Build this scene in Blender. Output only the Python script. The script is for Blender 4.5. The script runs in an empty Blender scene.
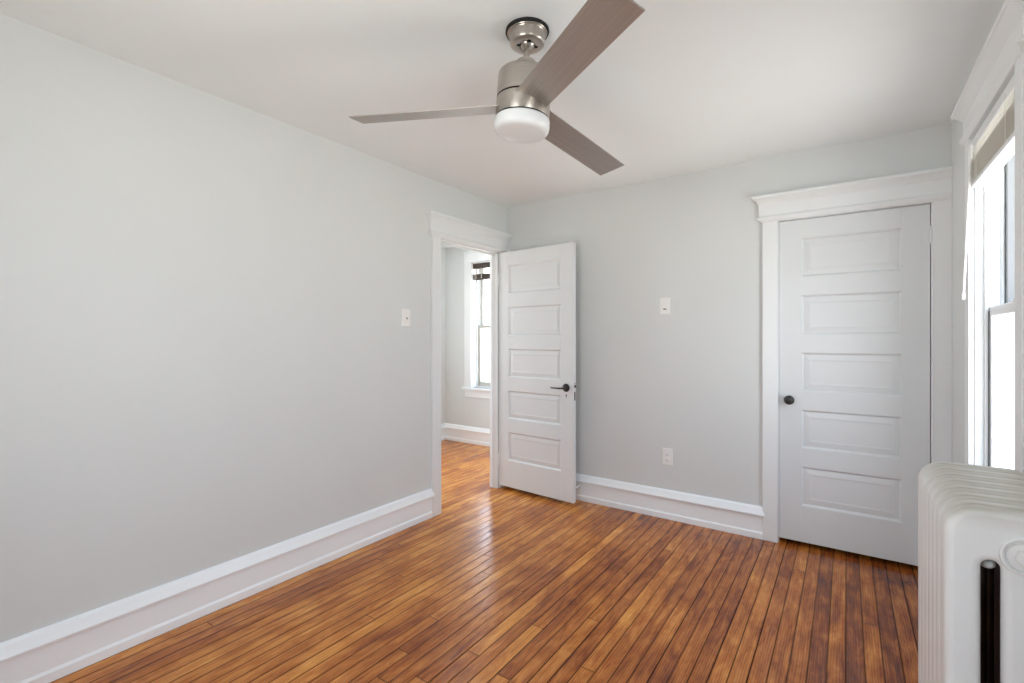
import bpy, bmesh, math, random
from mathutils import Vector, Matrix, Euler
random.seed(7)
S = bpy.context.scene
COL = S.collection
R = math.radians

# ------------------------------------------------------------------ camera
YAW = R(34.945)
CAM = Vector((2.444, 0.0, 1.277))
cd = bpy.data.cameras.new('camera')
cam = bpy.data.objects.new('camera', cd)
COL.objects.link(cam)
cam.location = CAM
cam.rotation_euler = (R(90), 0, YAW)
cd.sensor_width = 36.0
cd.lens = 478.7 / 1024 * 36.0
cd.shift_y = -2.9 / 1024
cd.clip_start = 0.02
S.camera = cam

# ------------------------------------------------------------------ exposure and daylight
S.view_settings.view_transform = 'Standard'
S.view_settings.look = 'None'
S.view_settings.gamma = 1.0
S.view_settings.use_curve_mapping = False
S.view_settings.exposure = -0.22
S.cycles.max_bounces = 16
S.cycles.diffuse_bounces = 10
S.cycles.glossy_bounces = 5
S.cycles.transparent_max_bounces = 12
S.cycles.caustics_reflective = False

W = bpy.data.worlds.new('daylight')
S.world = W
W.use_nodes = True
wn = W.node_tree
wn.nodes.clear()
w_out = wn.nodes.new('ShaderNodeOutputWorld')
w_bg = wn.nodes.new('ShaderNodeBackground')
w_tc = wn.nodes.new('ShaderNodeTexCoord')
w_sep = wn.nodes.new('ShaderNodeSeparateXYZ')
w_map = wn.nodes.new('ShaderNodeMapRange')
w_ramp = wn.nodes.new('ShaderNodeValToRGB')
wn.links.new(w_tc.outputs['Generated'], w_sep.inputs[0])
wn.links.new(w_sep.outputs['Z'], w_map.inputs['Value'])
w_map.inputs['From Min'].default_value = -1.0
w_map.inputs['From Max'].default_value = 1.0
wn.links.new(w_map.outputs[0], w_ramp.inputs[0])
e = w_ramp.color_ramp.elements
e[0].position = 0.0
e[0].color = (1.24, 1.20, 1.13, 1)      # sunlit street and yards
e[1].position = 1.0
e[1].color = (0.80, 0.93, 1.15, 1)      # bright overcast sky
k = e.new(0.47); k.color = (1.28, 1.25, 1.20, 1)
k = e.new(0.55); k.color = (0.90, 0.98, 1.10, 1)
wn.links.new(w_ramp.outputs[0], w_bg.inputs['Color'])
w_bg.inputs['Strength'].default_value = 9.0
wn.links.new(w_bg.outputs[0], w_out.inputs[0])


def portal(name, loc, rot, sx, sy):
    ld = bpy.data.lights.new(name, 'AREA')
    ld.shape = 'RECTANGLE'
    ld.size = sx
    ld.size_y = sy
    ld.cycles.is_portal = True
    o = bpy.data.objects.new(name, ld)
    COL.objects.link(o)
    o.location = loc
    o.rotation_euler = rot
    return o


# sky portals in the window openings: they only guide the daylight
portal('window_portal', (3.13, 2.50, 1.384), (0, R(90), 0), 1.53, 0.70)
portal('window_portal', (3.13, 0.49, 1.384), (0, R(90), 0), 1.53, 0.50)
portal('window_portal', (1.58, -0.60, 1.384), (R(90), 0, 0), 0.86, 1.53)
portal('window_portal', (-1.96, 2.90, 1.384), (0, R(-90), 0), 1.53, 1.60)
portal('window_portal', (-0.82, 4.74, 1.44), (R(-90), 0, 0), 0.95, 1.54)


# ------------------------------------------------------------------ materials
def mat(name):
    m = bpy.data.materials.new(name)
    m.use_nodes = True
    nt = m.node_tree
    return m, nt, nt.nodes['Principled BSDF']


def N(nt, t, **kw):
    n = nt.nodes.new(t)
    for k, v in kw.items():
        setattr(n, k, v)
    return n


def L(nt, a, b):
    nt.links.new(a, b)


def math_node(nt, op, a, b=None, c=None):
    n = nt.nodes.new('ShaderNodeMath')
    n.operation = op
    for i, v in enumerate((a, b, c)):
        if v is None:
            continue
        if isinstance(v, (int, float)):
            n.inputs[i].default_value = v
        else:
            nt.links.new(v, n.inputs[i])
    return n.outputs[0]


def painted(name, col, rough, spec=0.4, bump=0.0, bscale=120.0, vary=0.03, stretch=(1, 1, 1)):
    m, nt, b = mat(name)
    tc = N(nt, 'ShaderNodeTexCoord')
    mp = N(nt, 'ShaderNodeMapping')
    mp.inputs['Scale'].default_value = stretch
    L(nt, tc.outputs['Object'], mp.inputs[0])
    nz = N(nt, 'ShaderNodeTexNoise')
    nz.inputs['Scale'].default_value = 2.3
    nz.inputs['Detail'].default_value = 5
    L(nt, mp.outputs[0], nz.inputs['Vector'])
    rp = N(nt, 'ShaderNodeValToRGB')
    rp.color_ramp.elements[0].position = 0.3
    rp.color_ramp.elements[1].position = 0.7
    rp.color_ramp.elements[0].color = tuple(c * (1 - vary) for c in col) + (1,)
    rp.color_ramp.elements[1].color = tuple(min(1, c * (1 + vary)) for c in col) + (1,)
    L(nt, nz.outputs[0], rp.inputs[0])
    L(nt, rp.outputs[0], b.inputs['Base Color'])
    b.inputs['Roughness'].default_value = rough
    b.inputs['Specular IOR Level'].default_value = spec
    if bump > 0:
        n2 = N(nt, 'ShaderNodeTexNoise')
        n2.inputs['Scale'].default_value = bscale
        n2.inputs['Detail'].default_value = 3
        L(nt, mp.outputs[0], n2.inputs['Vector'])
        bp = N(nt, 'ShaderNodeBump')
        bp.inputs['Strength'].default_value = bump
        bp.inputs['Distance'].default_value = 0.002
        L(nt, n2.outputs[0], bp.inputs['Height'])
        L(nt, bp.outputs[0], b.inputs['Normal'])
    return m


M_WALL = painted('wall_paint', (0.672, 0.695, 0.692), 0.55, 0.35, 0.12, 160, 0.012)
M_CEIL = painted('ceiling_paint', (0.84, 0.872, 0.88), 0.8, 0.2, 0.10, 90, 0.012)
M_TRIM = painted('trim_paint', (0.78, 0.805, 0.815), 0.32, 0.45, 0.10, 60, 0.012)
M_BASE = painted('baseboard_paint', (0.88, 0.925, 0.95), 0.32, 0.45, 0.10, 60, 0.012)
M_DOOR = painted('door_paint', (0.70, 0.725, 0.735), 0.36, 0.45, 0.12, 45, 0.015)
M_PLASTIC = painted('white_plastic', (0.84, 0.84, 0.82), 0.3, 0.5)
M_BLACK = painted('black_metal', (0.018, 0.017, 0.017), 0.38, 0.5)
M_RUBBER = painted('black_gasket', (0.012, 0.012, 0.012), 0.7, 0.3)
M_DARKWOOD = painted('dark_wood_slat', (0.045, 0.03, 0.022), 0.45, 0.4)
M_CORD = painted('cord', (0.75, 0.72, 0.66), 0.8, 0.2)
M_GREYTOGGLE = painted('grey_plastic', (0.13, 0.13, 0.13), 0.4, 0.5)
M_OUTSIDE = painted('outer_wall', (0.5, 0.45, 0.4), 0.9, 0.2)


def metal(name, col, rough, stretch=None, metallic=1.0, bump=0.15):
    m, nt, b = mat(name)
    tc = N(nt, 'ShaderNodeTexCoord')
    mp = N(nt, 'ShaderNodeMapping')
    mp.inputs['Scale'].default_value = stretch or (8, 8, 260)
    L(nt, tc.outputs['Object'], mp.inputs[0])
    nz = N(nt, 'ShaderNodeTexNoise')
    nz.inputs['Scale'].default_value = 1.0
    nz.inputs['Detail'].default_value = 3
    L(nt, mp.outputs[0], nz.inputs['Vector'])
    rp = N(nt, 'ShaderNodeValToRGB')
    rp.color_ramp.elements[0].position = 0.3
    rp.color_ramp.elements[1].position = 0.7
    rp.color_ramp.elements[0].color = tuple(c * .92 for c in col) + (1,)
    rp.color_ramp.elements[1].color = tuple(c * 1.06 for c in col) + (1,)
    L(nt, nz.outputs[0], rp.inputs[0])
    L(nt, rp.outputs[0], b.inputs['Base Color'])
    b.inputs['Metallic'].default_value = metallic
    b.inputs['Roughness'].default_value = rough
    bp = N(nt, 'ShaderNodeBump')
    bp.inputs['Strength'].default_value = bump
    bp.inputs['Distance'].default_value = 0.0006
    L(nt, nz.outputs[0], bp.inputs['Height'])
    L(nt, bp.outputs[0], b.inputs['Normal'])
    return m


M_NICKEL = metal('brushed_nickel', (0.50, 0.465, 0.42), 0.30)
M_BLADE = metal('brushed_blade', (0.40, 0.37, 0.345), 0.42, (3, 160, 60), 0.75)
M_SASH = painted('backlit_sash_grey', (0.20, 0.205, 0.21), 0.45, 0.4)  # upper sash darkened: its backlit shade is put into the colour
M_CREAM = painted('cream_sash_paint', (0.50, 0.485, 0.44), 0.45, 0.4)
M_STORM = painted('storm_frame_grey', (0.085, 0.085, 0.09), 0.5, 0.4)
M_STEEL = metal('aluminium', (0.62, 0.62, 0.62), 0.4)

m, nt, b = mat('opal_glass')
b.inputs['Base Color'].default_value = (0.76, 0.785, 0.80, 1)
b.inputs['Roughness'].default_value = 0.25
b.inputs['Subsurface Weight'].default_value = 0.15
b.inputs['Subsurface Radius'].default_value = (0.03, 0.03, 0.03)
M_OPAL = m

m, nt, b = mat('window_glass')
nt.nodes.remove(b)
out = nt.nodes['Material Output']
tr = N(nt, 'ShaderNodeBsdfTransparent')
tr.inputs[0].default_value = (0.97, 0.98, 0.98, 1)
gl = N(nt, 'ShaderNodeBsdfGlossy')
gl.inputs['Roughness'].default_value = 0.02
lw = N(nt, 'ShaderNodeLayerWeight')
lw.inputs['Blend'].default_value = 0.5
fr_out = math_node(nt, 'ADD', math_node(nt, 'MULTIPLY', math_node(nt, 'POWER', lw.outputs['Facing'], 5.0), 0.5), 0.025)
mx = N(nt, 'ShaderNodeMixShader')
L(nt, fr_out, mx.inputs[0])
L(nt, tr.outputs[0], mx.inputs[1])
L(nt, gl.outputs[0], mx.inputs[2])
L(nt, mx.outputs[0], out.inputs[0])
M_GLASS = m

m, nt, b = mat('blind_slat')
nt.nodes.remove(b)
out = nt.nodes['Material Output']
df = N(nt, 'ShaderNodeBsdfDiffuse')
df.inputs[0].default_value = (0.86, 0.855, 0.83, 1)
tl = N(nt, 'ShaderNodeBsdfTranslucent')
tl.inputs[0].default_value = (0.85, 0.84, 0.80, 1)
mx = N(nt, 'ShaderNodeMixShader')
mx.inputs[0].default_value = 0.42
L(nt, df.outputs[0], mx.inputs[1])
L(nt, tl.outputs[0], mx.inputs[2])
L(nt, mx.outputs[0], out.inputs[0])
M_SLAT = m


def floor_material():
    m, nt, b = mat('strip_wood_floor')
    tc = N(nt, 'ShaderNodeTexCoord')
    sp = N(nt, 'ShaderNodeSeparateXYZ')
    L(nt, tc.outputs['Object'], sp.inputs[0])
    x, y = sp.outputs['X'], sp.outputs['Y']
    bw = 0.0605
    xs = math_node(nt, 'DIVIDE', math_node(nt, 'ADD', x, 5.0), bw)
    bi = math_node(nt, 'FLOOR', xs)
    fx = math_node(nt, 'FRACT', xs)
    wn1 = N(nt, 'ShaderNodeTexWhiteNoise', noise_dimensions='1D')
    L(nt, bi, wn1.inputs['W'])
    off = math_node(nt, 'MULTIPLY', wn1.outputs['Value'], 7.3)
    ys = math_node(nt, 'DIVIDE', math_node(nt, 'ADD', y, math_node(nt, 'ADD', off, 9.0)), 2.7)
    yj = math_node(nt, 'FLOOR', ys)
    fy = math_node(nt, 'FRACT', ys)
    cmb = N(nt, 'ShaderNodeCombineXYZ')
    L(nt, bi, cmb.inputs[0])
    L(nt, yj, cmb.inputs[1])
    wn2 = N(nt, 'ShaderNodeTexWhiteNoise', noise_dimensions='2D')
    L(nt, cmb.outputs[0], wn2.inputs['Vector'])
    rnd = wn2.outputs['Value']
    # grain: long streaks along the board, offset for every board
    gv = N(nt, 'ShaderNodeCombineXYZ')
    L(nt, math_node(nt, 'MULTIPLY', x, 46.0), gv.inputs[0])
    L(nt, math_node(nt, 'MULTIPLY', y, 3.0), gv.inputs[1])
    L(nt, math_node(nt, 'MULTIPLY', rnd, 61.0), gv.inputs[2])
    g1 = N(nt, 'ShaderNodeTexNoise')
    g1.inputs['Scale'].default_value = 1.0
    g1.inputs['Detail'].default_value = 6
    g1.inputs['Roughness'].default_value = 0.62
    g1.inputs['Distortion'].default_value = 0.9
    L(nt, gv.outputs[0], g1.inputs['Vector'])
    # cathedral figure
    gv2 = N(nt, 'ShaderNodeCombineXYZ')
    L(nt, math_node(nt, 'MULTIPLY', x, 26.0), gv2.inputs[0])
    L(nt, math_node(nt, 'MULTIPLY', y, 1.6), gv2.inputs[1])
    L(nt, math_node(nt, 'MULTIPLY', rnd, 83.0), gv2.inputs[2])
    wv = N(nt, 'ShaderNodeTexWave', wave_type='RINGS', rings_direction='Z', wave_profile='SIN')
    wv.inputs['Scale'].default_value = 1.3
    wv.inputs['Distortion'].default_value = 4.5
    wv.inputs['Detail'].default_value = 3
    wv.inputs['Detail Scale'].default_value = 1.4
    L(nt, gv2.outputs[0], wv.inputs['Vector'])
    # worn and stained blotches over many boards
    b1 = N(nt, 'ShaderNodeTexNoise')
    b1.inputs['Scale'].default_value = 2.6
    b1.inputs['Detail'].default_value = 4
    b1.inputs['Roughness'].default_value = 0.55
    L(nt, tc.outputs['Object'], b1.inputs['Vector'])
    # curly figure and stain patches inside each board
    cv = N(nt, 'ShaderNodeCombineXYZ')
    L(nt, math_node(nt, 'MULTIPLY', x, 17.0), cv.inputs[0])
    L(nt, math_node(nt, 'MULTIPLY', y, 4.2), cv.inputs[1])
    L(nt, math_node(nt, 'MULTIPLY', rnd, 47.0), cv.inputs[2])
    b2 = N(nt, 'ShaderNodeTexNoise')
    b2.inputs['Scale'].default_value = 1.0
    b2.inputs['Detail'].default_value = 8
    b2.inputs['Roughness'].default_value = 0.68
    b2.inputs['Distortion'].default_value = 0.6
    L(nt, cv.outputs[0], b2.inputs['Vector'])
    t = math_node(nt, 'MULTIPLY', rnd, 0.23)
    t = math_node(nt, 'ADD', t, math_node(nt, 'MULTIPLY', g1.outputs[0], 0.62))
    t = math_node(nt, 'ADD', t, math_node(nt, 'MULTIPLY', wv.outputs[1], 0.10))
    t = math_node(nt, 'ADD', t, math_node(nt, 'MULTIPLY', b1.outputs[0], 0.55))
    t = math_node(nt, 'ADD', t, math_node(nt, 'MULTIPLY', b2.outputs[0], 0.85))
    t = math_node(nt, 'SUBTRACT', t, 0.69)
    # the tone gets redder and darker towards the closet side of the room
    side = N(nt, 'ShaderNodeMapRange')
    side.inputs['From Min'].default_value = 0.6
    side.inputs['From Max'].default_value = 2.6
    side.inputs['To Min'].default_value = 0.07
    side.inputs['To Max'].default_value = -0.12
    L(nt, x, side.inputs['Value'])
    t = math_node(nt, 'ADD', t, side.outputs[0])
    rp = N(nt, 'ShaderNodeValToRGB')
    cr = rp.color_ramp
    cr.elements[0].position = 0.10
    cr.elements[0].color = (0.105, 0.026, 0.010, 1)
    cr.elements[1].position = 0.95
    cr.elements[1].color = (0.86, 0.46, 0.125, 1)
    for p, c in ((0.30, (0.240, 0.060, 0.013)), (0.50, (0.43, 0.136, 0.024)), (0.72, (0.65, 0.258, 0.050))):
        q = cr.elements.new(p)
        q.color = c + (1,)
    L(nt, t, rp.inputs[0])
    # dark gaps between strips and at the butt ends
    ex = math_node(nt, 'ABSOLUTE', math_node(nt, 'SUBTRACT', fx, 0.5))
    wn3 = N(nt, 'ShaderNodeTexWhiteNoise', noise_dimensions='1D')
    L(nt, math_node(nt, 'FLOOR', math_node(nt, 'ADD', xs, 0.5)), wn3.inputs['W'])
    gapn = N(nt, 'ShaderNodeMapRange', interpolation_type='SMOOTHSTEP')
    gapn.inputs['From Min'].default_value = 0.42
    gapn.inputs['From Max'].default_value = 0.492
    L(nt, ex, gapn.inputs['Value'])
    gs = math_node(nt, 'ADD', math_node(nt, 'MULTIPLY', wn3.outputs['Value'], 0.30), 0.72)
    gap = math_node(nt, 'MULTIPLY', gapn.outputs[0], gs)
    ey = math_node(nt, 'ABSOLUTE', math_node(nt, 'SUBTRACT', fy, 0.5))
    gey = N(nt, 'ShaderNodeMapRange', interpolation_type='SMOOTHSTEP')
    gey.inputs['From Min'].default_value = 0.4988
    gey.inputs['From Max'].default_value = 0.4997
    L(nt, ey, gey.inputs['Value'])
    gap = math_node(nt, 'MAXIMUM', gap, math_node(nt, 'MULTIPLY', gey.outputs[0], 0.8))
    mxc = N(nt, 'ShaderNodeMix', data_type='RGBA')
    L(nt, gap, mxc.inputs['Factor'])
    L(nt, rp.outputs[0], mxc.inputs['A'])
    mxc.inputs['B'].default_value = (0.018, 0.0065, 0.004, 1)
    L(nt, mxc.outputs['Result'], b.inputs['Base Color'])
    # varnish
    rr = math_node(nt, 'ADD', math_node(nt, 'MULTIPLY', b1.outputs[0], 0.16), math_node(nt, 'MULTIPLY', rnd, 0.06))
    rr = math_node(nt, 'ADD', rr, 0.10)
    L(nt, rr, b.inputs['Roughness'])
    L(nt, math_node(nt, 'MULTIPLY', math_node(nt, 'SUBTRACT', 1.0, gap), 0.42), b.inputs['Specular IOR Level'])
    # every strip is very slightly cupped
    cup = math_node(nt, 'MULTIPLY', math_node(nt, 'MULTIPLY', ex, ex), -0.5)
    hgt = math_node(nt, 'ADD', cup, math_node(nt, 'MULTIPLY', g1.outputs[0], 0.05))
    hgt = math_node(nt, 'ADD', hgt, math_node(nt, 'MULTIPLY', rnd, 0.05))
    hgt = math_node(nt, 'SUBTRACT', hgt, math_node(nt, 'MULTIPLY', gap, 0.6))
    bp = N(nt, 'ShaderNodeBump')
    bp.inputs['Strength'].default_value = 0.35
    bp.inputs['Distance'].default_value = 0.0025
    L(nt, hgt, bp.inputs['Height'])
    L(nt, bp.outputs[0], b.inputs['Normal'])
    return m


M_FLOOR = floor_material()


def radiator_material(name, y_dark):
    m, nt, b = mat(name)
    tc = N(nt, 'ShaderNodeTexCoord')
    sp = N(nt, 'ShaderNodeSeparateXYZ')
    L(nt, tc.outputs['Object'], sp.inputs[0])
    mp = N(nt, 'ShaderNodeMapping')
    mp.inputs['Scale'].default_value = (5, 34, 14)
    L(nt, tc.outputs['Object'], mp.inputs[0])
    nz = N(nt, 'ShaderNodeTexNoise')
    nz.inputs['Scale'].default_value = 1.0
    nz.inputs['Detail'].default_value = 5
    L(nt, mp.outputs[0], nz.inputs['Vector'])
    # yellowed, dusty paint worn into the top of the casting
    top = N(nt, 'ShaderNodeMapRange', interpolation_type='SMOOTHSTEP')
    top.inputs['From Min'].default_value = 0.905
    top.inputs['From Max'].default_value = 0.948
    L(nt, sp.outputs['Z'], top.inputs['Value'])
    fac = math_node(nt, 'MULTIPLY', top.outputs[0], math_node(nt, 'ADD', math_node(nt, 'MULTIPLY', nz.outputs[0], 2.2), -0.45))
    mx = N(nt, 'ShaderNodeMix', data_type='RGBA')
    L(nt, fac, mx.inputs['Factor'])
    mx.inputs['A'].default_value = (0.74, 0.74, 0.73, 1)
    mx.inputs['B'].default_value = (0.36, 0.33, 0.245, 1)
    # dark brown inside the slots between the columns
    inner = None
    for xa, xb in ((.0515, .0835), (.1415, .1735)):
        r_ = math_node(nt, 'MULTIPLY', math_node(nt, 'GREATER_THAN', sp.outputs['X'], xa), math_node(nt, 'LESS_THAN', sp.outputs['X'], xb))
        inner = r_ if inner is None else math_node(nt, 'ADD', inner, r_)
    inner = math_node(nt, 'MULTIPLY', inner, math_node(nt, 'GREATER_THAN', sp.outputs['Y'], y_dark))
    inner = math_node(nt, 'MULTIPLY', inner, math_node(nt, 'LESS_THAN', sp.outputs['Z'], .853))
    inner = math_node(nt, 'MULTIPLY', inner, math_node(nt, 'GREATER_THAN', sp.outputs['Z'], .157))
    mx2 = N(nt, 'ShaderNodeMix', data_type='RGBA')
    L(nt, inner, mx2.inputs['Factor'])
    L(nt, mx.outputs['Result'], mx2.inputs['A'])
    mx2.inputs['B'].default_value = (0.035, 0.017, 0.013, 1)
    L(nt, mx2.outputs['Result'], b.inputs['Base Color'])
    b.inputs['Roughness'].default_value = 0.42
    bp = N(nt, 'ShaderNodeBump')
    bp.inputs['Strength'].default_value = 0.25
    bp.inputs['Distance'].default_value = 0.002
    n2 = N(nt, 'ShaderNodeTexNoise')
    n2.inputs['Scale'].default_value = 35
    L(nt, tc.outputs['Object'], n2.inputs['Vector'])
    L(nt, n2.outputs[0], bp.inputs['Height'])
    L(nt, bp.outputs[0], b.inputs['Normal'])
    return m


M_RAD = radiator_material('radiator_paint', .016)
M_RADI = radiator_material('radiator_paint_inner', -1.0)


# ------------------------------------------------------------------ mesh helpers
def box(bm, x0, x1, y0, y1, z0, z1):
    v = [bm.verts.new((x, y, z)) for z in (z0, z1) for y in (y0, y1) for x in (x0, x1)]
    for f in ((0, 2, 3, 1), (4, 5, 7, 6), (0, 1, 5, 4), (2, 6, 7, 3), (0, 4, 6, 2), (1, 3, 7, 5)):
        bm.faces.new([v[i] for i in f])


def lathe(bm, prof, seg=48, mtx=None, cap=True):
    rings = []
    for r, z in prof:
        if r < 1e-6:
            p = Vector((0, 0, z))
            rings.append([bm.verts.new(mtx @ p if mtx else p)])
        else:
            ring = []
            for i in range(seg):
                a = 2 * math.pi * i / seg
                p = Vector((r * math.cos(a), r * math.sin(a), z))
                ring.append(bm.verts.new(mtx @ p if mtx else p))
            rings.append(ring)
    for a, c in zip(rings[:-1], rings[1:]):
        for i in range(seg):
            j = (i + 1) % seg
            if len(a) == 1 and len(c) == 1:
                continue
            if len(a) == 1:
                bm.faces.new((a[0], c[i], c[j]))
            elif len(c) == 1:
                bm.faces.new((a[i], a[j], c[0]))
            else:
                bm.faces.new((a[i], a[j], c[j], c[i]))
    if cap:
        for r_ in (rings[0], rings[-1]):
            if len(r_) > 2:
                bm.faces.new(r_)


def loft(bm, rings):
    """closed rings of equal length joined into a solid"""
    vs = [[bm.verts.new(p) for p in r_] for r_ in rings]
    n = len(vs[0])
    for a, c in zip(vs[:-1], vs[1:]):
        for i in range(n):
            j = (i + 1) % n
            bm.faces.new((a[i], a[j], c[j], c[i]))
    bm.faces.new(vs[0])
    bm.faces.new(vs[-1])


def link(name, bm, material, parent=None, smooth=None, bevel=0.0, bseg=2, loc=None):
    bmesh.ops.recalc_face_normals(bm, faces=bm.faces)
    me = bpy.data.meshes.new(name)
    bm.to_mesh(me)
    bm.free()
    me.materials.append(material)
    o = bpy.data.objects.new(name, me)
    COL.objects.link(o)
    if parent is not None:
        o.parent = parent
    if loc is not None:
        o.location = loc
    if smooth is not None:
        me.polygons.foreach_set('use_smooth', [True] * len(me.polygons))
        me.set_sharp_from_angle(angle=R(smooth))
    if bevel > 0:
        md = o.modifiers.new('bevel', 'BEVEL')
        md.width = bevel
        md.segments = bseg
        md.limit_method = 'ANGLE'
        md.angle_limit = R(40)
        md.harden_normals = False
    return o


def tag(o, label=None, cat=None, group=None, kind=None):
    if label:
        o['label'] = label
    if cat:
        o['category'] = cat
    if group:
        o['group'] = group
    if kind:
        o['kind'] = kind
    return o


def empty(name, loc, rotz=0.0):
    o = bpy.data.objects.new(name, None)
    o.empty_display_size = 0.1
    COL.objects.link(o)
    o.location = loc
    o.rotation_euler = (0, 0, rotz)
    return o


def B():
    return bmesh.new()


# ------------------------------------------------------------------ room dimensions
XR, YB, YF, ZC = 2.90, 3.421, -0.43, 2.424      # right wall, back wall, rear wall, ceiling
HX, HY, HY0 = -1.73, 4.50, 1.30                 # hall side wall, hall end wall, hall near end
TW = 0.072                                      # partition thickness
DZ = 2.014                                      # height of the door openings
OY0, OY1 = 2.572, 3.287                         # entry opening
WZ0, WZ1 = 0.62, 2.148
WIN = ((2.15, 2.85), (0.24, 0.74))
HSY = (2.10, 3.70)                              # opening of the added window in the hall side wall
RWX = (1.15, 2.01)                              # opening of the added window behind the viewer
HW0, HW1, HZ0, HZ1 = -1.295, -0.35, 0.68, 2.20  # hall window opening

# ------------------------------------------------------------------ shell
bm = B(); box(bm, HX - .1, XR + .02, YF - .1, HY + .02, -0.08, 0.0)
tag(link('floor', bm, M_FLOOR), 'glossy orange-brown strip wood floor running through room and hall', 'floor', kind='structure')
bm = B(); box(bm, HX - .1, XR + .2, YF - .1, HY + .2, ZC, ZC + .1)
tag(link('ceiling', bm, M_CEIL), 'plain off-white painted ceiling', 'ceiling', kind='structure')

bm = B()
box(bm, -TW, 0, YF, OY0, 0, ZC)
box(bm, -TW, 0, OY1, YB, 0, ZC)
box(bm, -TW, 0, OY0, OY1, DZ, ZC)
tag(link('wall_left', bm, M_WALL), 'long pale grey wall on the left with the open doorway', 'wall', kind='structure')

bm = B()
cx0, cx1 = 2.092, 2.823                          # closet opening
box(bm, 0, cx0, YB, YB + .11, 0, ZC)
box(bm, cx1, XR, YB, YB + .11, 0, ZC)
box(bm, cx0, cx1, YB, YB + .11, DZ, ZC)
tag(link('wall_back', bm, M_WALL), 'pale grey wall at the far end, behind the open door', 'wall', kind='structure')

bm = B()
WT = 0.20
ys = [YF - .1, WIN[1][0], WIN[1][1], WIN[0][0], WIN[0][1], YB + .11]
for i in range(0, 6, 2):
    box(bm, XR, XR + WT, ys[i], ys[i + 1], 0, ZC)
for a, c in WIN:
    box(bm, XR, XR + WT, a, c, 0, WZ0)
    box(bm, XR, XR + WT, a, c, WZ1, ZC)
tag(link('wall_right', bm, M_WALL), 'grey window wall on the right', 'wall', kind='structure')
bm = B()
box(bm, -TW, RWX[0], YF - .14, YF, 0, ZC)
box(bm, RWX[1], XR, YF - .14, YF, 0, ZC)
box(bm, RWX[0], RWX[1], YF - .14, YF, 0, WZ0)
box(bm, RWX[0], RWX[1], YF - .14, YF, WZ1, ZC)
tag(link('wall_rear', bm, M_WALL), 'grey wall behind the viewer', 'wall', kind='structure')

bm = B()
box(bm, HX - .2, HX, HY0 - .1, HSY[0], 0, ZC)
box(bm, HX - .2, HX, HSY[1], HY + .2, 0, ZC)
box(bm, HX - .2, HX, HSY[0], HSY[1], 0, WZ0)
box(bm, HX - .2, HX, HSY[0], HSY[1], WZ1, ZC)
tag(link('wall_hall_side', bm, M_WALL), 'grey side wall of the hall seen through the doorway', 'wall', kind='structure')
bm = B()
box(bm, HX - .1, HW0, HY, HY + .2, 0, ZC)
box(bm, HW1, .10, HY, HY + .2, 0, ZC)
box(bm, HW0, HW1, HY, HY + .2, 0, HZ0)
box(bm, HW0, HW1, HY, HY + .2, HZ1, ZC)
tag(link('wall_hall_end', bm, M_WALL), 'grey end wall of the hall around its window', 'wall', kind='structure')
bm = B(); box(bm, HX - .1, -TW, HY0 - .1, HY0, 0, ZC)
tag(link('wall_hall_near', bm, M_WALL), 'near end wall of the hall', 'wall', kind='structure')
bm = B(); box(bm, -TW, 0, YB, HY, 0, ZC)
tag(link('wall_hall_closet', bm, M_WALL), 'hall wall beyond the doorway', 'wall', kind='structure')
# closet interior behind the closed door
bm = B()
box(bm, 1.3, XR + WT, YB + .75, YB + .80, 0, ZC)
box(bm, 1.25, 1.3, YB + .11, YB + .80, 0, ZC)
box(bm, XR, XR + WT, YB + .11, YB + .80, 0, ZC)
tag(link('wall_closet', bm, M_WALL), 'inside walls of the closet', 'wall', kind='structure')

# ------------------------------------------------------------------ baseboards
BASE = [(0.0, .021), (.036, .021), (.046, .014), (.147, .014), (.149, .033), (.158, .034), (.178, .024), (.196, .016), (.205, .006)]


def base_x(bm, x0, x1, ywall, sgn, rt0=0.0, rt1=0.0):
    """board along x on a wall at y=ywall that faces sgn in y; rt: cap overhang at each free end"""
    rings = []
    for z, p in BASE:
        e0 = rt0 * max(0, p - .020) / .014
        e1 = rt1 * max(0, p - .020) / .014
        rings.append([(x0 - e0, ywall, z), (x1 + e1, ywall, z), (x1 + e1, ywall + sgn * p, z), (x0 - e0, ywall + sgn * p, z)])
    loft(bm, rings)


def base_y(bm, y0, y1, xwall, sgn, rt0=0.0, rt1=0.0):
    rings = []
    for z, p in BASE:
        e0 = rt0 * max(0, p - .020) / .014
        e1 = rt1 * max(0, p - .020) / .014
        rings.append([(xwall, y0 - e0, z), (xwall, y1 + e1, z), (xwall + sgn * p, y1 + e1, z), (xwall + sgn * p, y0 - e0, z)])
    loft(bm, rings)


bm = B(); base_y(bm, YF, 2.478, 0.0, 1, 0, .012)
tag(link('baseboard_left', bm, M_BASE, bevel=.002), 'tall white moulded baseboard along the left wall', 'baseboard', kind='structure')
bm = B(); base_x(bm, 0.0, 2.007, YB, -1, 0, .014)
tag(link('baseboard_back', bm, M_BASE, bevel=.002), 'tall white moulded baseboard between open door and closet', 'baseboard', kind='structure')
bm = B(); base_y(bm, YF, YB - .02, XR, -1)
tag(link('baseboard_right', bm, M_BASE), 'white baseboard under the windows', 'baseboard', kind='structure')
bm = B(); base_x(bm, HX, -TW, HY, -1)
base_y(bm, HY0, HY, HX, 1)
tag(link('baseboard_hall', bm, M_BASE, bevel=.002), 'white baseboard around the hall', 'baseboard', kind='structure')

# ------------------------------------------------------------------ casings with stepped crown headers
# (height above the opening, end overhang beyond casing, protrusion from wall)
HEAD = [(0.0, .004, .022), (.010, .018, .030), (.020, .030, .036), (.028, .030, .036), (.036, .024, .028), (.040, .022, .024),
        (.112, .022, .024), (.116, .025, .028), (.132, .034, .040), (.146, .048, .054), (.149, .056, .060), (.166, .056, .060)]


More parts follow.
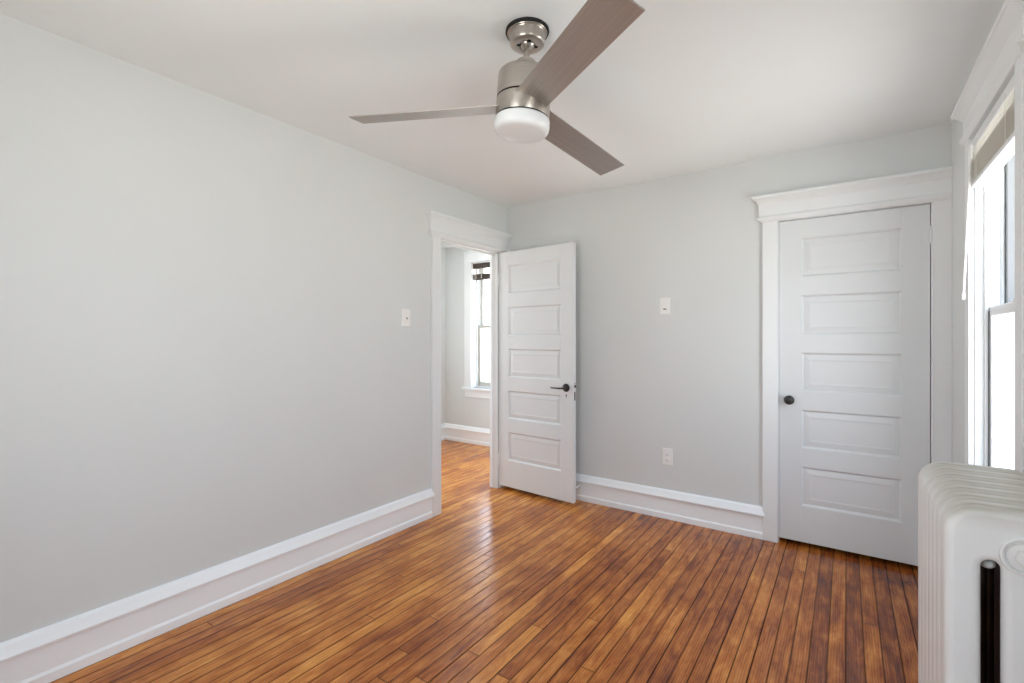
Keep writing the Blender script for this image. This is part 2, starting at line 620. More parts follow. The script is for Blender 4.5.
def header(bm, pt, u0, u1, z0, left=True, right=True, scale=1.0):
    rings = []
    for dz, ov, pr in HEAD:
        a = u0 - (ov if left else 0)
        c = u1 + (ov if right else 0)
        z = z0 + dz * scale
        rings.append([pt(a, 0, z), pt(c, 0, z), pt(c, pr, z), pt(a, pr, z)])
    loft(bm, rings)


# entry doorway
bm = B()
pt = lambda u, p, z: (p, u, z)
header(bm, pt, 2.478, YB, DZ - .002, True, False)
box(bm, 0, .021, 2.478, 2.566, 0, DZ)                     # near casing
box(bm, 0, .021, OY1 + .012, YB, 0, DZ)                   # far casing, behind the door
tag(link('trim_1', bm, M_TRIM, bevel=.002), 'white casing and crown header around the open doorway', 'door casing', kind='structure')
bm = B()
box(bm, -TW - .004, .004, OY0 - .001, OY0 + .014, 0, DZ)   # jambs
box(bm, -TW - .004, .004, OY1 - .014, OY1 + .001, 0, DZ)
box(bm, -TW - .004, .004, OY0, OY1, DZ - .014, DZ + .001)
box(bm, -.052, -.040, OY1 - .026, OY1 - .013, 0, DZ - .014)  # stops
box(bm, -.052, -.040, OY0 + .013, OY0 + .026, 0, DZ - .014)
box(bm, -.052, -.040, OY0 + .013, OY1 - .013, DZ - .027, DZ - .013)
box(bm, -TW - .016, -TW, OY0 - .095, OY0 - .004, 0, DZ + .09)  # hall side casing
box(bm, -TW - .016, -TW, OY1 + .004, OY1 + .095, 0, DZ + .09)
box(bm, -TW - .016, -TW, OY0 - .095, OY1 + .095, DZ + .004, DZ + .10)
tag(link('trim_2', bm, M_TRIM, bevel=.0015), 'white jamb and stop lining the open doorway', 'door jamb', kind='structure')

# closet doorway
bm = B()
pt = lambda u, p, z: (u, YB - p, z)
header(bm, pt, 2.007, XR, DZ - .002, True, False)
box(bm, 2.007, 2.092, YB - .021, YB, 0, DZ)
box(bm, 2.823, XR, YB - .021, YB, 0, DZ)
tag(link('trim_3', bm, M_TRIM, bevel=.002), 'white casing and crown header around the closed closet door', 'door casing', kind='structure')
bm = B()
box(bm, cx0, cx0 + .004, YB - .004, YB + .11, 0, DZ)
box(bm, cx1 - .004, cx1, YB - .004, YB + .11, 0, DZ)
box(bm, cx0, cx1, YB - .004, YB + .11, DZ - .003, DZ)
tag(link('trim_4', bm, M_TRIM), 'white jamb around the closet door', 'door jamb', kind='structure')


# ------------------------------------------------------------------ five panel doors
PANELS = [(1.657, 1.893), (1.303, 1.543), (.953, 1.191), (.605, .840), (.252, .492)]


def panel_rings(x0, x1, z0, z1, T):
    """front and back of one raised panel: sticking, sunk groove, shallow raised field"""
    def ring(i, y):
        return [(x0 + i, y, z0 + i), (x1 - i, y, z0 + i), (x1 - i, y, z1 - i), (x0 + i, y, z1 - i)]
    return [ring(.052, .0105), ring(.044, .0085), ring(.038, .0095), ring(.013, .0145), ring(.011, .0145), ring(.003, .0025), ring(0.0, .0005),
            ring(0.0, T - .0005), ring(.003, T - .0025), ring(.011, T - .0145), ring(.013, T - .0145), ring(.038, T - .0095), ring(.052, T - .0105)]


def make_door(name, loc, rotz, w, sl, sr, z0=.03, h=2.008, T=.035):
    root = empty(name, loc, rotz)
    zs = [z0] + [v for p in reversed(PANELS) for v in p] + [h]
    bm = B()
    box(bm, 0, sl, 0, T, z0, h)
    box(bm, w - sr, w, 0, T, z0, h)
    for i in range(0, len(zs), 2):
        box(bm, sl, w - sr, 0, T, zs[i], zs[i + 1])
    link('stiles_and_rails', bm, M_DOOR, root, bevel=.0008, bseg=1)
    for a, c in PANELS:
        bm = B()
        loft(bm, panel_rings(sl, w - sr, a, c, T))
        link('raised_panel', bm, M_DOOR, root)
    return root


DA = R(-4.3)
D1 = make_door('door_1', (0.010, 3.289, 0), DA, 0.743, .100, .114)
tag(D1, 'open white five panel door with black lever, swung into the room', 'door', kind='structure')
D2 = make_door('door_2', (2.098, YB + .004, 0), 0, 0.7175, .119, .1195)
tag(D2, 'closed white five panel closet door with black round knob', 'door', kind='structure')

# lever, keyhole and latch of the open door
my = Matrix.Rotation(R(90), 4, 'X')              # lathe axis z -> -y


def lever(root, x, z, side):
    s = -1 if side == 'front' else 1
    y0 = 0.0 if side == 'front' else .035
    base = Matrix.Translation((x, y0, z)) @ (my if s < 0 else Matrix.Rotation(R(-90), 4, 'X'))
    bm = B()
    lathe(bm, [(.031, 0), (.032, .003), (.030, .007), (.024, .0095), (.013, .011), (.011, .014), (.0105, .040), (.009, .043), (0, .043)], 40, base)
    ro = link('lever_rosette', bm, M_BLACK, root, smooth=35)
    rings = []
    for i in range(13):
        u = i / 12
        px = x + .010 - .118 * u
        hh = .0085 - .004 * u
        th = .0065 - .002 * u
        yy = y0 + s * (.046 - .004 * math.sin(u * 3.1) + .006 * u * u)
        zz = z - .003 * math.sin(u * math.pi) - .002 * u
        rings.append([(px, yy + th * math.cos(a), zz + hh * math.sin(a)) for a in [2 * math.pi * k_ / 12 for k_ in range(12)]])
    bm = B(); loft(bm, rings)
    link('lever_handle', bm, M_BLACK, root, smooth=50)


lever(D1, .679, .901, 'front')
lever(D1, .679, .901, 'back')
bm = B()
lathe(bm, [(.0055, 0), (.0055, .0012), (0, .0014)], 20, Matrix.Translation((.680, 0, .845)) @ my)
box(bm, .6775, .6825, -.0012, 0.0, .826, .843)
link('keyhole', bm, M_RUBBER, D1)
bm = B()
box(bm, .743, .7442, .008, .027, .800, .945)
tag(link('latch_plate', bm, M_DOOR, D1, bevel=.0006), 'painted latch plate on the door edge')
bm = B()
box(bm, .7440, .752, .011, .024, .905, .925)
link('latch_bolt', bm, M_BLACK, D1, bevel=.002)
bm = B()
box(bm, .7440, .7452, .010, .025, .808, .872)
box(bm, .7440, .7452, .013, .022, .931, .942)
link('mortise_lock_face', bm, M_BLACK, D1, bevel=.0006)
for hz in (.25, 1.78):
    bm = B()
    lathe(bm, [(.0, hz - .052), (.004, hz - .05), (.0065, hz - .045), (.0065, hz + .045), (.004, hz + .05), (0, hz + .052)], 16, Matrix.Translation((-.003, -.003, 0)))
    link('hinge', bm, M_TRIM, D1, smooth=40)

# closet knob and painted hinges
bm = B()
kb = Matrix.Translation((2.155 - 2.098, 0, .900)) @ my
lathe(bm, [(.021, 0), (.021, .003), (.018, .006), (.010, .008)], 32, kb)
link('knob_rosette', bm, M_BLACK, D2, smooth=40)
bm = B()
lathe(bm, [(.009, .006), (.009, .026), (.018, .031), (.026, .038), (.0285, .046), (.026, .055), (.018, .061), (.008, .0635), (0, .064)], 36, kb)
link('knob', bm, M_BLACK, D2, smooth=50)
for hz in (.22, 1.84):
    bm = B()
    lathe(bm, [(0, hz - .052), (.004, hz - .05), (.0062, hz - .045), (.0062, hz + .045), (.004, hz + .05), (0, hz + .052)], 16, Matrix.Translation((.7215, -.004, 0)))
    box(bm, .682, .720, -.0016, .001, hz - .044, hz + .044)
    tag(link('hinge', bm, M_DOOR, D2, bevel=.0008), 'hinge painted over in white')

# ------------------------------------------------------------------ switches, outlet, door stop
def plate(root, w=.073, h=.117, t=.006):
    bm = B()
    def ring(i, y):
        return [(-w / 2 + i, y, -h / 2 + i), (w / 2 - i, y, -h / 2 + i), (w / 2 - i, y, h / 2 - i), (-w / 2 + i, y, h / 2 - i)]
    loft(bm, [ring(0, 0), ring(0, -t * .55), ring(.0012, -t * .8), ring(.004, -t)])
    return link('cover_plate', bm, M_PLASTIC, root)


def screw(root, x, z, t=.006):
    bm = B()
    lathe(bm, [(.0032, 0), (.0030, .0008), (0, .0012)], 14, Matrix.Translation((x, -t, z)) @ my)
    return link('screw', bm, M_PLASTIC, root, smooth=40)


sw = empty('light_switch', (0.0005, 2.243, 1.419), R(90))
tag(sw, 'white toggle light switch on the left wall beside the doorway', 'light switch')
plate(sw)
screw(sw, 0, .030); screw(sw, 0, -.030)
bm = B(); box(bm, -.0055, .0055, -.0075, -.004, -.013, .013)
link('toggle_collar', bm, M_PLASTIC, sw)
bm = B()
loft(bm, [[(-.0038, -.005, -.006), (.0038, -.005, -.006), (.0038, -.005, .005), (-.0038, -.005, .005)],
          [(-.0030, -.019, -.0125), (.0030, -.019, -.0125), (.0030, -.017, -.0055), (-.0030, -.017, -.0055)]])
tag(link('toggle', bm, M_GREYTOGGLE, sw, bevel=.001), 'dark toggle flipped down')

sc = empty('fan_control', (1.386, YB - .0005, 1.509))
tag(sc, 'white control plate on the back wall above the outlet', 'wall control')
plate(sc)
screw(sc, 0, .048); screw(sc, 0, -.048)
bm = B(); box(bm, -.0165, .0165, -.0075, -.004, -.033, .033)
link('rocker_frame', bm, M_PLASTIC, sc, bevel=.001)
bm = B()
loft(bm, [[(-.0145, -.006, -.010), (.0145, -.006, -.010), (.0145, -.006, .031), (-.0145, -.006, .031)],
          [(-.0145, -.0075, -.010), (.0145, -.0075, -.010), (.0145, -.011, .031), (-.0145, -.011, .031)]])
link('rocker', bm, M_PLASTIC, sc, bevel=.0008)
bm = B(); box(bm, -.012, .010, -.0092, -.006, -.027, -.018)
tag(link('slide_lever', bm, M_GREYTOGGLE, sc, bevel=.001), 'small dark slider at the bottom')

so = empty('wall_outlet', (1.403, YB - .0005, .439))
tag(so, 'white duplex outlet low on the back wall above the baseboard', 'outlet')
plate(so)
screw(so, 0, 0)
for dz in (.0195, -.0195):
    bm = B()
    lathe(bm, [(.0172, 0), (.0172, .0018), (.0160, .0026), (0, .0026)], 28, Matrix.Translation((0, -.006, dz)) @ my @ Matrix.Scale(.82, 4, Vector((0, 1, 0))))
    rc = link('receptacle', bm, M_PLASTIC, so, smooth=40)
    bm = B()
    box(bm, -.0075, -.0055, -.0090, -.0075, dz - .001, dz + .007)
    box(bm, .0055, .0075, -.0090, -.0075, dz - .001, dz + .006)
    lathe(bm, [(.0022, 0), (.0022, .0014), (0, .0014)], 10, Matrix.Translation((0, -.0075, dz - .0075)) @ my)
    link('slot', bm, M_GREYTOGGLE, rc)

ds = empty('door_stop', (.712, YB - .0138, .112))
tag(ds, 'small white peg door stop on the baseboard behind the open door', 'door stop')
bm = B(); lathe(bm, [(.012, 0), (.011, .004), (.006, .006), (.0055, .050)], 20, my)
link('stem', bm, M_TRIM, ds, smooth=40)
bm = B(); lathe(bm, [(.0055, .048), (.0095, .050), (.0098, .060), (.0075, .066), (0, .067)], 20, my)
link('bumper', bm, M_PLASTIC, ds, smooth=40)


# ------------------------------------------------------------------ windows
def make_sash(root, name, a, c, z0, z1, x0, x1, st=.045, br=.06, tr=.04, axis='y', material=None):
    """sash between a..c along the wall, x0..x1 through it"""
    def bb(bm, u0, u1, d0, d1, z0_, z1_):
        if axis == 'y':
            box(bm, d0, d1, u0, u1, z0_, z1_)
        else:
            box(bm, u0, u1, d0, d1, z0_, z1_)
    bm = B()
    bb(bm, a, a + st, x0, x1, z0, z1)
    bb(bm, c - st, c, x0, x1, z0, z1)
    bb(bm, a + st, c - st, x0, x1, z0, z0 + br)
    bb(bm, a + st, c - st, x0, x1, z1 - tr, z1)
    s = link(name, bm, material or M_TRIM, root, bevel=.003)
    bm = B()
    xm = (x0 + x1) / 2
    bb(bm, a + st - .004, c - st + .004, xm - .002, xm + .002, z0 + br - .004, z1 - tr + .004)
    link('glass_pane', bm, M_GLASS, s)
    return s


def room_window(idx, a, c, label):
    mid = (WZ0 + WZ1) / 2 + .010
    root = empty('window_%d' % idx, (0, 0, 0))
    tag(root, label, 'window', kind='structure')
    d = XR + .042
    bm = B()                                          # box frame: jamb liners, head, sill
    box(bm, XR - .001, XR + WT, a - .004, a + .006, WZ0, WZ1)
    box(bm, XR - .001, XR + WT, c - .006, c + .004, WZ0, WZ1)
    box(bm, XR - .001, XR + WT, a, c, WZ1 - .012, WZ1 + .002)
    box(bm, XR + .03, XR + WT + .03, a, c, WZ0 - .02, WZ0 + .012)
    link('window_frame', bm, M_TRIM, root, bevel=.0015)
    bm = B()                                          # stops either side of the sashes
    for u in (a, c):
        s0, s1 = (u + .006, u + .020) if u == a else (u - .020, u - .006)
        box(bm, XR + .028, d - .002, s0, s1, WZ0 + .012, WZ1 - .012)
        box(bm, d + .038, d + .046, s0, s1, WZ0 + .012, WZ1 - .012)
        box(bm, d + .086, d + .096, s0, s1, WZ0 + .012, WZ1 - .012)
    link('sash_stop', bm, M_TRIM, root, bevel=.001)
    make_sash(root, 'lower_sash', a + .008, c - .008, WZ0 + .012, mid + .018, d, d + .036)
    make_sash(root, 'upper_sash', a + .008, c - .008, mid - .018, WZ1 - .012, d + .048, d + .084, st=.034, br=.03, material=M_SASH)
    bm = B()
    lathe(bm, [(.014, 0), (.014, .006), (.009, .012), (0, .013)], 20, Matrix.Translation((d + .018, (a + c) / 2, mid + .018)))
    box(bm, d + .012, d + .046, (a + c) / 2 - .006, (a + c) / 2 + .006, mid + .026, mid + .034)
    link('sash_lock', bm, M_STEEL, root, smooth=40)
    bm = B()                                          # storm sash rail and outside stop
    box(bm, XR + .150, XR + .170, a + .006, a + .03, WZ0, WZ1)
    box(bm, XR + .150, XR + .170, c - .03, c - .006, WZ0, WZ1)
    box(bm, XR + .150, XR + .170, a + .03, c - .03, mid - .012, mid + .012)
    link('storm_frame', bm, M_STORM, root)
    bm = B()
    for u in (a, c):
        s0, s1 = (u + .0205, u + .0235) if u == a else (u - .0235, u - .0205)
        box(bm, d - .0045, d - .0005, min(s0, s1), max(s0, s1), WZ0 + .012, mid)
    link('sash_shadow_strip', bm, M_GREYTOGGLE, root)  # dark strip standing in for the shadow line beside the lower sash
    # casing, crown header, stool and apron
    bm = B()
    pt = lambda u, p, z: (XR - p, u, z)
    header(bm, pt, a - .078, c + .078, WZ1 - .002, True, True, .98)
    box(bm, XR - .021, XR, a - .078, a, WZ0 - .03, WZ1)
    box(bm, XR - .021, XR, c, c + .078, WZ0 - .03, WZ1)
    box(bm, XR - .050, XR + .04, a - .125, c + .125, WZ0 - .03, WZ0)
    box(bm, XR - .018, XR, a - .09, c + .09, WZ0 - .125, WZ0 - .03)
    link('window_casing', bm, M_TRIM, root, bevel=.002)
    return root


room_window(1, *WIN[0], 'white double hung window on the right wall past the radiator')
room_window(2, *WIN[1], 'white double hung window on the right wall beside the viewer')

# hall side window, hidden by the left wall, added to brighten the hall
root = empty('window_5', (0, 0, 0))
tag(root, 'wide white unseen window added in the hall side wall for light', 'window', kind='structure')
bm = B()
for a, c in ((HSY[0] - .004, HSY[0] + .03), (HSY[1] - .03, HSY[1] + .004), (2.87, 2.93)):
    box(bm, HX - .2, HX + .001, a, c, WZ0, WZ1)
box(bm, HX - .2, HX + .001, HSY[0], HSY[1], WZ1 - .012, WZ1 + .002)
box(bm, HX - .2, HX + .03, HSY[0], HSY[1], WZ0 - .02, WZ0 + .012)
link('window_frame', bm, M_TRIM, root)
for a, c in ((HSY[0] + .03, 2.87), (2.93, HSY[1] - .03)):
    make_sash(root, 'lower_sash', a, c, WZ0 + .012, 1.41, HX - .105, HX - .070)
    make_sash(root, 'upper_sash', a, c, 1.37, WZ1 - .012, HX - .145, HX - .110)
bm = B()
pt = lambda u, p, z: (HX + p, u, z)
header(bm, pt, HSY[0] - .09, HSY[1] + .09, WZ1 - .002, True, True, .98)
box(bm, HX, HX + .021, HSY[0] - .09, HSY[0], WZ0 - .03, WZ1)
box(bm, HX, HX + .021, HSY[1], HSY[1] + .09, WZ0 - .03, WZ1)
link('window_casing', bm, M_TRIM, root)

# unseen window behind the viewer, added to fill the room with light
root = empty('window_4', (0, 0, 0))
tag(root, 'white double hung unseen window added in the wall behind the viewer for fill light', 'window', kind='structure')
bm = B()
for a, c in ((RWX[0] - .004, RWX[0] + .03), (RWX[1] - .03, RWX[1] + .004),):
    box(bm, a, c, YF - .14, YF + .001, WZ0, WZ1)
box(bm, RWX[0], RWX[1], YF - .14, YF + .001, WZ1 - .012, WZ1 + .002)
box(bm, RWX[0], RWX[1], YF - .16, YF + .03, WZ0 - .02, WZ0 + .012)
link('window_frame', bm, M_TRIM, root)
for a, c in ((RWX[0] + .03, RWX[1] - .03),):
    make_sash(root, 'lower_sash', a, c, WZ0 + .012, 1.41, YF - .075, YF - .040, axis='x')
    make_sash(root, 'upper_sash', a, c, 1.37, WZ1 - .012, YF - .115, YF - .080, axis='x')
bm = B()
pt = lambda u, p, z: (u, YF + p, z)
header(bm, pt, RWX[0] - .10, RWX[1] + .10, WZ1 - .002, True, True, .98)
box(bm, RWX[0] - .10, RWX[0], YF, YF + .021, WZ0 - .03, WZ1)
box(bm, RWX[1], RWX[1] + .10, YF, YF + .021, WZ0 - .03, WZ1)
link('window_casing', bm, M_TRIM, root)

# hall window
root = empty('window_3', (0, 0, 0))
tag(root, 'white double hung hall window seen through the doorway', 'window', kind='structure')
bm = B()
box(bm, HW0 - .004, HW0 + .008, HY - .001, HY + .2, HZ0, HZ1)
box(bm, HW1 - .008, HW1 + .004, HY - .001, HY + .2, HZ0, HZ1)
box(bm, HW0, HW1, HY - .001, HY + .2, HZ1 - .012, HZ1 + .002)
box(bm, HW0, HW1, HY + .05, HY + .23, HZ0 - .02, HZ0 + .01)
link('window_frame', bm, M_TRIM, root, bevel=.0015)
bm = B()
for s0, s1 in ((HW0 + .008, HW0 + .024), (HW1 - .024, HW1 - .008)):
    box(bm, s0, s1, HY + .075, HY + .092, HZ0 + .01, HZ1 - .012)
    box(bm, s0, s1, HY + .132, HY + .140, HZ0 + .01, HZ1 - .012)
link('sash_stop', bm, M_TRIM, root, bevel=.001)
hm = 1.425
make_sash(root, 'lower_sash', HW0 + .01, HW1 - .01, HZ0 + .01, hm + .018, HY + .095, HY + .130, axis='x', material=M_CREAM)
make_sash(root, 'upper_sash', HW0 + .01, HW1 - .01, hm - .018, HZ1 - .012, HY + .142, HY + .177, br=.036, axis='x', material=M_CREAM)
bm = B()
pt = lambda u, p, z: (u, HY - p, z)
box(bm, HW0 - .105, HW1 + .105, HY - .022, HY, HZ1, HZ1 + .11)
box(bm, HW0 - .112, HW1 + .112, HY - .032, HY, HZ1 + .11, HZ1 + .135)
box(bm, HW0 - .105, HW1 + .105, HY - .027, HY, HZ1 + .004, HZ1 + .018)
box(bm, HW0 - .105, HW0, HY - .021, HY, HZ0 - .03, HZ1)
box(bm, HW1, HW1 + .105, HY - .021, HY, HZ0 - .03, HZ1)
box(bm, HW0 - .125, HW1 + .125, HY - .050, HY + .06, HZ0 - .028, HZ0)
box(bm, HW0 - .10, HW1 + .10, HY - .018, HY, HZ0 - .115, HZ0 - .028)
link('window_casing', bm, M_TRIM, root, bevel=.002)

# ------------------------------------------------------------------ raised blind in the room window
a, c = WIN[0]
bl = empty('window_blind', (XR, (a + c) / 2, WZ1 - .014))
tag(bl, 'white slatted blind pulled up at the top of the right window', 'blind')
hw = (c - a) / 2 - .012
bm = B(); box(bm, -.012, .026, -hw, hw, -.040, -.001)
link('headrail', bm, M_TRIM, bl, bevel=.003)
zz = -.056
slat_n = 0
def slat_mesh(bm, z, tilt=0.0):
    w2 = .0225
    pts = []
    for i in range(7):
        u = -1 + 2 * i / 6
        pts.append((.007 + u * w2, z + .0032 * (1 - u * u) + tilt * u))
    up = [(x_, -hw + .006, z_ + .0009) for x_, z_ in pts] + [(x_, -hw + .006, z_ - .0009) for x_, z_ in reversed(pts)]
    dn = [(x_, hw - .006, z_) for x_, y_, z_ in up]
    loft(bm, [up, dn])
for z in (-.058, -.074, -.088):                        # last loose slats below the headrail
    bm = B(); slat_mesh(bm, z, .002)
    link('slat', bm, M_SLAT, bl)
z = -.098
while z > -.190:                                       # the gathered stack
    bm = B(); slat_mesh(bm, z, random.uniform(-.0012, .0012))
    link('slat', bm, M_SLAT, bl)
    z -= .0052
bm = B(); box(bm, -.016, .030, -hw + .004, hw - .004, z - .016, z + .001)
link('bottom_rail', bm, M_TRIM, bl, bevel=.003)
for u in (-.22, .22):
    for dx in (-.017, .031):
        bm = B(); box(bm, dx - .0008, dx + .0008, u - .0015, u + .0015, z, -.03)
        link('ladder_cord', bm, M_CORD, bl)
bm = B()
p0, p1 = Vector((-.020, hw - .045, -.030)), Vector((-.046, hw - .050, -.690))
dv = (p1 - p0)
q = dv.to_track_quat('Z', 'Y').to_matrix().to_4x4()
lathe(bm, [(.0030, 0), (.0042, .01), (.0042, dv.length - .03), (.0056, dv.length - .025), (.0056, dv.length - .002), (.004, dv.length)], 12, Matrix.Translation(p0) @ q)
link('tilt_wand', bm, M_PLASTIC, bl, smooth=40)

# dark raised blind of the hall window
hb = empty('hall_blind', ((HW0 + HW1) / 2, HY + .03, HZ1 - .014))
tag(hb, 'dark wooden blind raised at the top of the hall window', 'blind')
hw = (HW1 - HW0) / 2 - .012
bm = B(); box(bm, -hw, hw, -.025, .022, -.062, -.002)
link('headrail', bm, M_DARKWOOD, hb, bevel=.003)
for i in range(7):
    bm = B(); box(bm, -hw + .004, hw - .004, -.026, .024, -.130 - .0072 * i - .0052, -.130 - .0072 * i)
    link('slat', bm, M_DARKWOOD, hb)
bm = B(); box(bm, -hw + .004, hw - .004, -.027, .025, -.198, -.182)
link('bottom_rail', bm, M_DARKWOOD, hb, bevel=.003)
for u in (-hw + .05, -hw + .13, 0, hw - .09):
    bm = B()
    box(bm, u - .003, u + .003, -.027, -.0255, -.185, -.06)
    box(bm, u - .003, u + .003, .0245, .026, -.185, -.06)
    link('ladder_tape', bm, M_CORD, hb)
for u in (-hw + .028, -hw + .036):
    bm = B(); lathe(bm, [(.0016, -.75), (.0016, -.06)], 8, Matrix.Translation((u, -.027, 0)))
    link('lift_cord', bm, M_CORD, hb)

# ------------------------------------------------------------------ radiator
NS, RY0, RY1 = 7, 1.272, 1.705
RX0, RW, RH = 2.604, 0.225, 0.950
rad = empty('radiator', (RX0, RY0, 0))
tag(rad, 'old white painted cast iron radiator under the window', 'radiator')
pitch = (RY1 - RY0) / NS


def section_mesh():
    cu = bpy.data.curves.new('section_outline', 'CURVE')
    cu.dimensions = '2D'
    cu.fill_mode = 'BOTH'
    bev = .014
    th = pitch + .011
    cu.extrude = th / 2 - bev
    cu.bevel_depth = bev
    cu.bevel_resolution = 4
    cu.offset = -bev

    def spline(pts):
        sp = cu.splines.new('POLY')
        sp.points.add(len(pts) - 1)
        for p, (x_, z_) in zip(sp.points, pts):
            p.co = (x_, z_, 0, 1)
        sp.use_cyclic_u = True

    def rr(x0, x1, z0, z1, rt, rb, n=10):
        pts = []
        for (cx_, cz_, r_, a0) in ((x1 - rt, z1 - rt, rt, 0), (x0 + rt, z1 - rt, rt, 90), (x0 + rb, z0 + rb, rb, 180), (x1 - rb, z0 + rb, rb, 270)):
            for i in range(n + 1):
                t = R(a0 + 90 * i / n)
                pts.append((cx_ + r_ * math.cos(t), cz_ + r_ * math.sin(t)))
        return pts
    spline(rr(0, RW, .075, RH, .054, .035))
    cw, sl = .0535, .028
    for k_ in range(2):
        x0 = cw if k_ == 0 else RW - cw - sl
        g = .0                                       # outline is offset inwards by the bevel, slots outwards
        spline(list(reversed(rr(x0 - g, x0 + sl + g, .16, .850, (sl + 2 * g) / 2 - .0005, (sl + 2 * g) / 2 - .0005, 6))))
    ob = bpy.data.objects.new('tmp_outline', cu)
    COL.objects.link(ob)
    dg = bpy.context.evaluated_depsgraph_get()
    me = bpy.data.meshes.new_from_object(ob.evaluated_get(dg))
    bpy.data.objects.remove(ob)
    bpy.data.curves.remove(cu)
    # curve lies in xy with thickness in z: stand it up (x, z, y)
    for v in me.vertices:
        x_, y_, z_ = v.co
        v.co = (x_, z_ + th / 2, y_)
    me.flip_normals()
    me.materials.clear()
    me.materials.append(M_RAD)
    me.polygons.foreach_set('use_smooth', [True] * len(me.polygons))
    me.set_sharp_from_angle(angle=R(38))
    return me


sec = section_mesh()
sec.name = 'radiator_section'
for i in range(NS):
    o = bpy.data.objects.new('radiator_section', sec)
    COL.objects.link(o)
    o.parent = rad
    o.location = (0, i * pitch, 0)
    if i > 0:
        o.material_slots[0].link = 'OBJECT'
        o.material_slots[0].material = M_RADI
hubx, hubz = RW / 2, .872
for hz in (hubz, .125):
    bm = B()
    mm = Matrix.Translation((hubx, .002, hz)) @ my
    lathe(bm, [(.037, -.004), (.037, .003), (.0355, .007), (.0325, .008), (.030, .0065), (.0285, .001), (.0265, .001), (.0255, .008), (0, .008)], 40, mm)
    hub = link('end_hub', bm, M_RAD, rad, smooth=35)
    bm = B()
    lathe(bm, [(.0175, .006), (.0175, .019), (.0155, .021), (0, .021)], 6, mm @ Matrix.Rotation(R(12), 4, 'Z'))
    link('hex_plug', bm, M_RAD, hub, bevel=.0015)
for x0 in (.0535, RW - .0535 - .028):                # port cast between the columns, seen at the head of each slot
    bm = B()
    rings = []
    for yy, rr_ in ((.030, .005), (.032, .009), (.037, .0125), (.046, .0135)):
        rings.append([(.014 + rr_ * math.cos(2 * math.pi * k_ / 20), yy, rr_ * .8 * math.sin(2 * math.pi * k_ / 20)) for k_ in range(20)])
    loft(bm, rings)
    link('column_port', bm, M_RAD, rad, smooth=60, loc=(x0, 0, .8345))
for i in (0, NS - 1):
    for xx in (.026, RW - .026):
        bm = B()
        lathe(bm, [(.022, 0), (.022, .012), (.015, .03), (.017, .06), (.022, .10)], 20, Matrix.Translation((xx, (i + .5) * pitch, 0)))
        link('leg', bm, M_RAD, rad, smooth=40)
bm = B()
lathe(bm, [(.017, 0), (.017, .125)], 20, Matrix.Translation((hubx, RY1 - RY0 + .075, 0)))
lathe(bm, [(.014, 0), (.014, .10)], 20, Matrix.Translation((hubx, RY1 - RY0 - .01, .125)) @ Matrix.Rotation(R(-90), 4, 'X'))
lathe(bm, [(.024, .10), (.026, .115), (.026, .15), (.018, .165), (.012, .17), (.012, .19), (.026, .192), (.026, .205), (0, .207)], 24, Matrix.Translation((hubx, RY1 - RY0 + .075, 0)))
link('steam_valve', bm, M_RAD, rad, smooth=40)

# ------------------------------------------------------------------ ceiling fan
def cam2room(r_, w_):
    return (CAM.x + r_ * math.cos(YAW) - w_ * math.sin(YAW), CAM.y + r_ * math.sin(YAW) + w_ * math.cos(YAW))


fx_, fy_ = cam2room(.057, 1.785)
fan = empty('ceiling_fan', (fx_, fy_, ZC))
tag(fan, 'brushed nickel three blade ceiling fan with white drum light', 'ceiling fan')
bm = B(); lathe(bm, [(.081, -.001), (.0815, -.006), (.080, -.010), (.074, -.0105)], 64)
tag(link('mounting_ring', bm, M_RUBBER, fan, smooth=35), 'black mounting ring against the ceiling')
bm = B()
lathe(bm, [(.0745, -.009), (.0745, -.0125), (.073, -.0145), (.068, -.0150), (.0665, -.017), (.0650, -.046), (.0635, -.0505), (.059, -.0545), (.052, -.0560), (.034, -.0565), (.030, -.055), (.030, -.035), (0, -.035)], 64, cap=False)
canopy = link('canopy', bm, M_NICKEL, fan, smooth=30)
bm = B()
for a_ in range(4):
    t = R(45 + 90 * a_)
    mm = Matrix.Rotation(t, 4, 'Z')
    vs = []
    for z_ in (-.0572, -.052):
        for (x_, y_) in ((.016, -.010), (.040, -.005), (.040, .005), (.016, .010)):
            vs.append(bm.verts.new(mm @ Vector((x_, y_, z_))))
    for f_ in ((0, 1, 2, 3), (7, 6, 5, 4), (0, 4, 5, 1), (1, 5, 6, 2), (2, 6, 7, 3), (3, 7, 4, 0)):
        bm.faces.new([vs[i] for i in f_])
link('canopy_slot', bm, M_RUBBER, canopy)
# everything below the ball joint hangs a few degrees out of plumb
TILT = R(3.93)
ROLL = (Matrix.Rotation(YAW, 4, 'Z') @ Matrix.Rotation(TILT, 4, 'Y') @ Matrix.Rotation(-YAW, 4, 'Z')).to_quaternion()
BALL = Vector((0, 0, -.055))


def fan_part(name, bm, material, parent=None, rot=0.0, **kw):
    o = link(name, bm, material, parent or fan, **kw)
    if parent is None:
        o.rotation_mode = 'QUATERNION'
        o.location = BALL
        o.rotation_quaternion = ROLL @ Euler((0, 0, rot)).to_quaternion()
    return o


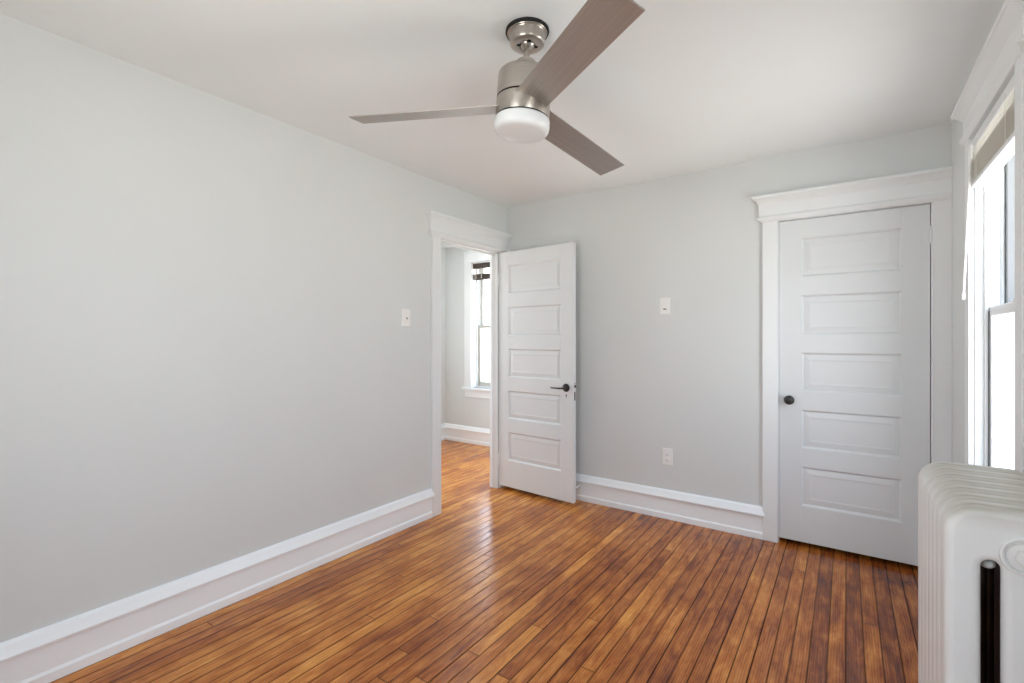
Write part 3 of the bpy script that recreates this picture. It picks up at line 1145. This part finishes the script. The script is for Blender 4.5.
bm = B(); lathe(bm, [(0, .018), (.020, .012), (.027, 0), (.022, -.008), (.0135, -.012), (.0115, -.014), (.0115, -.060), (0, -.060)], 40, cap=False)
fan_part('downrod', bm, M_NICKEL, smooth=40)
bm = B()
lathe(bm, [(0, -.057), (.016, -.057), (.033, -.059), (.036, -.062), (.037, -.096), (.039, -.0985), (.060, -.1000), (.083, -.1025), (.093, -.1065), (.098, -.112), (.1000, -.119), (.1005, -.2015), (0, -.2015)], 72, cap=False)
motor = fan_part('motor_housing', bm, M_NICKEL, smooth=30)
bm = B(); lathe(bm, [(0, -.2015), (.0996, -.2015), (.0996, -.2075), (0, -.2075)], 72, cap=False)
fan_part('seam_ring', bm, M_RUBBER, motor, smooth=30)
bm = B(); lathe(bm, [(0, -.2075), (.0995, -.2075), (.1005, -.2085), (.1005, -.2735), (.1000, -.2745), (0, -.2745)], 72, cap=False)
hubp = fan_part('blade_hub', bm, M_NICKEL, smooth=30)
bm = B(); lathe(bm, [(0, -.2745), (.0995, -.2745), (.0995, -.2800), (0, -.2800)], 72, cap=False)
fan_part('light_ring', bm, M_RUBBER, hubp, smooth=30)
bm = B(); lathe(bm, [(0, -.2800), (.100, -.2800), (.1022, -.2808), (.1034, -.284), (.1034, -.306), (.1020, -.316), (.098, -.3235), (.091, -.3285), (.081, -.3310), (.040, -.3325), (0, -.333)], 72, cap=False)
tag(fan_part('light_shade', bm, M_OPAL, smooth=50), 'white opal glass drum shade')


def blade_bm(droop):
    Rt, wd, th = .680, .1248, .0045
    bm = B()
    pitch_ = R(14.34)
    secs = []
    for i in range(9):
        u = .082 + (Rt - .082) * i / 8
        k_ = i / 8
        w2 = wd / 2 * (0.985 + .03 * k_)
        sk = -.008 if i == 8 else 0
        zc = -.2356 - (u - .1) * math.tan(droop)
        ring = []
        for (s_, t_) in ((-1, -.25), (-.985, -.5), (.985, -.5), (1, -.25), (1, .25), (.985, .5), (-.985, .5), (-1, .25)):
            yv = s_ * w2
            zt = t_ * th
            ring.append((u + max(s_, 0) * sk, yv * math.cos(pitch_) + zt * math.sin(pitch_), zc - yv * math.sin(pitch_) + zt * math.cos(pitch_)))
        secs.append(ring)
    loft(bm, secs)
    return bm


for az, droop in ((169.43 - .47, 2.85), (289.43 + .71, 1.57), (49.43 - .25, 1.87)):
    fan_part('fan_blade', blade_bm(R(droop)), M_BLADE, rot=YAW + R(az), smooth=30)
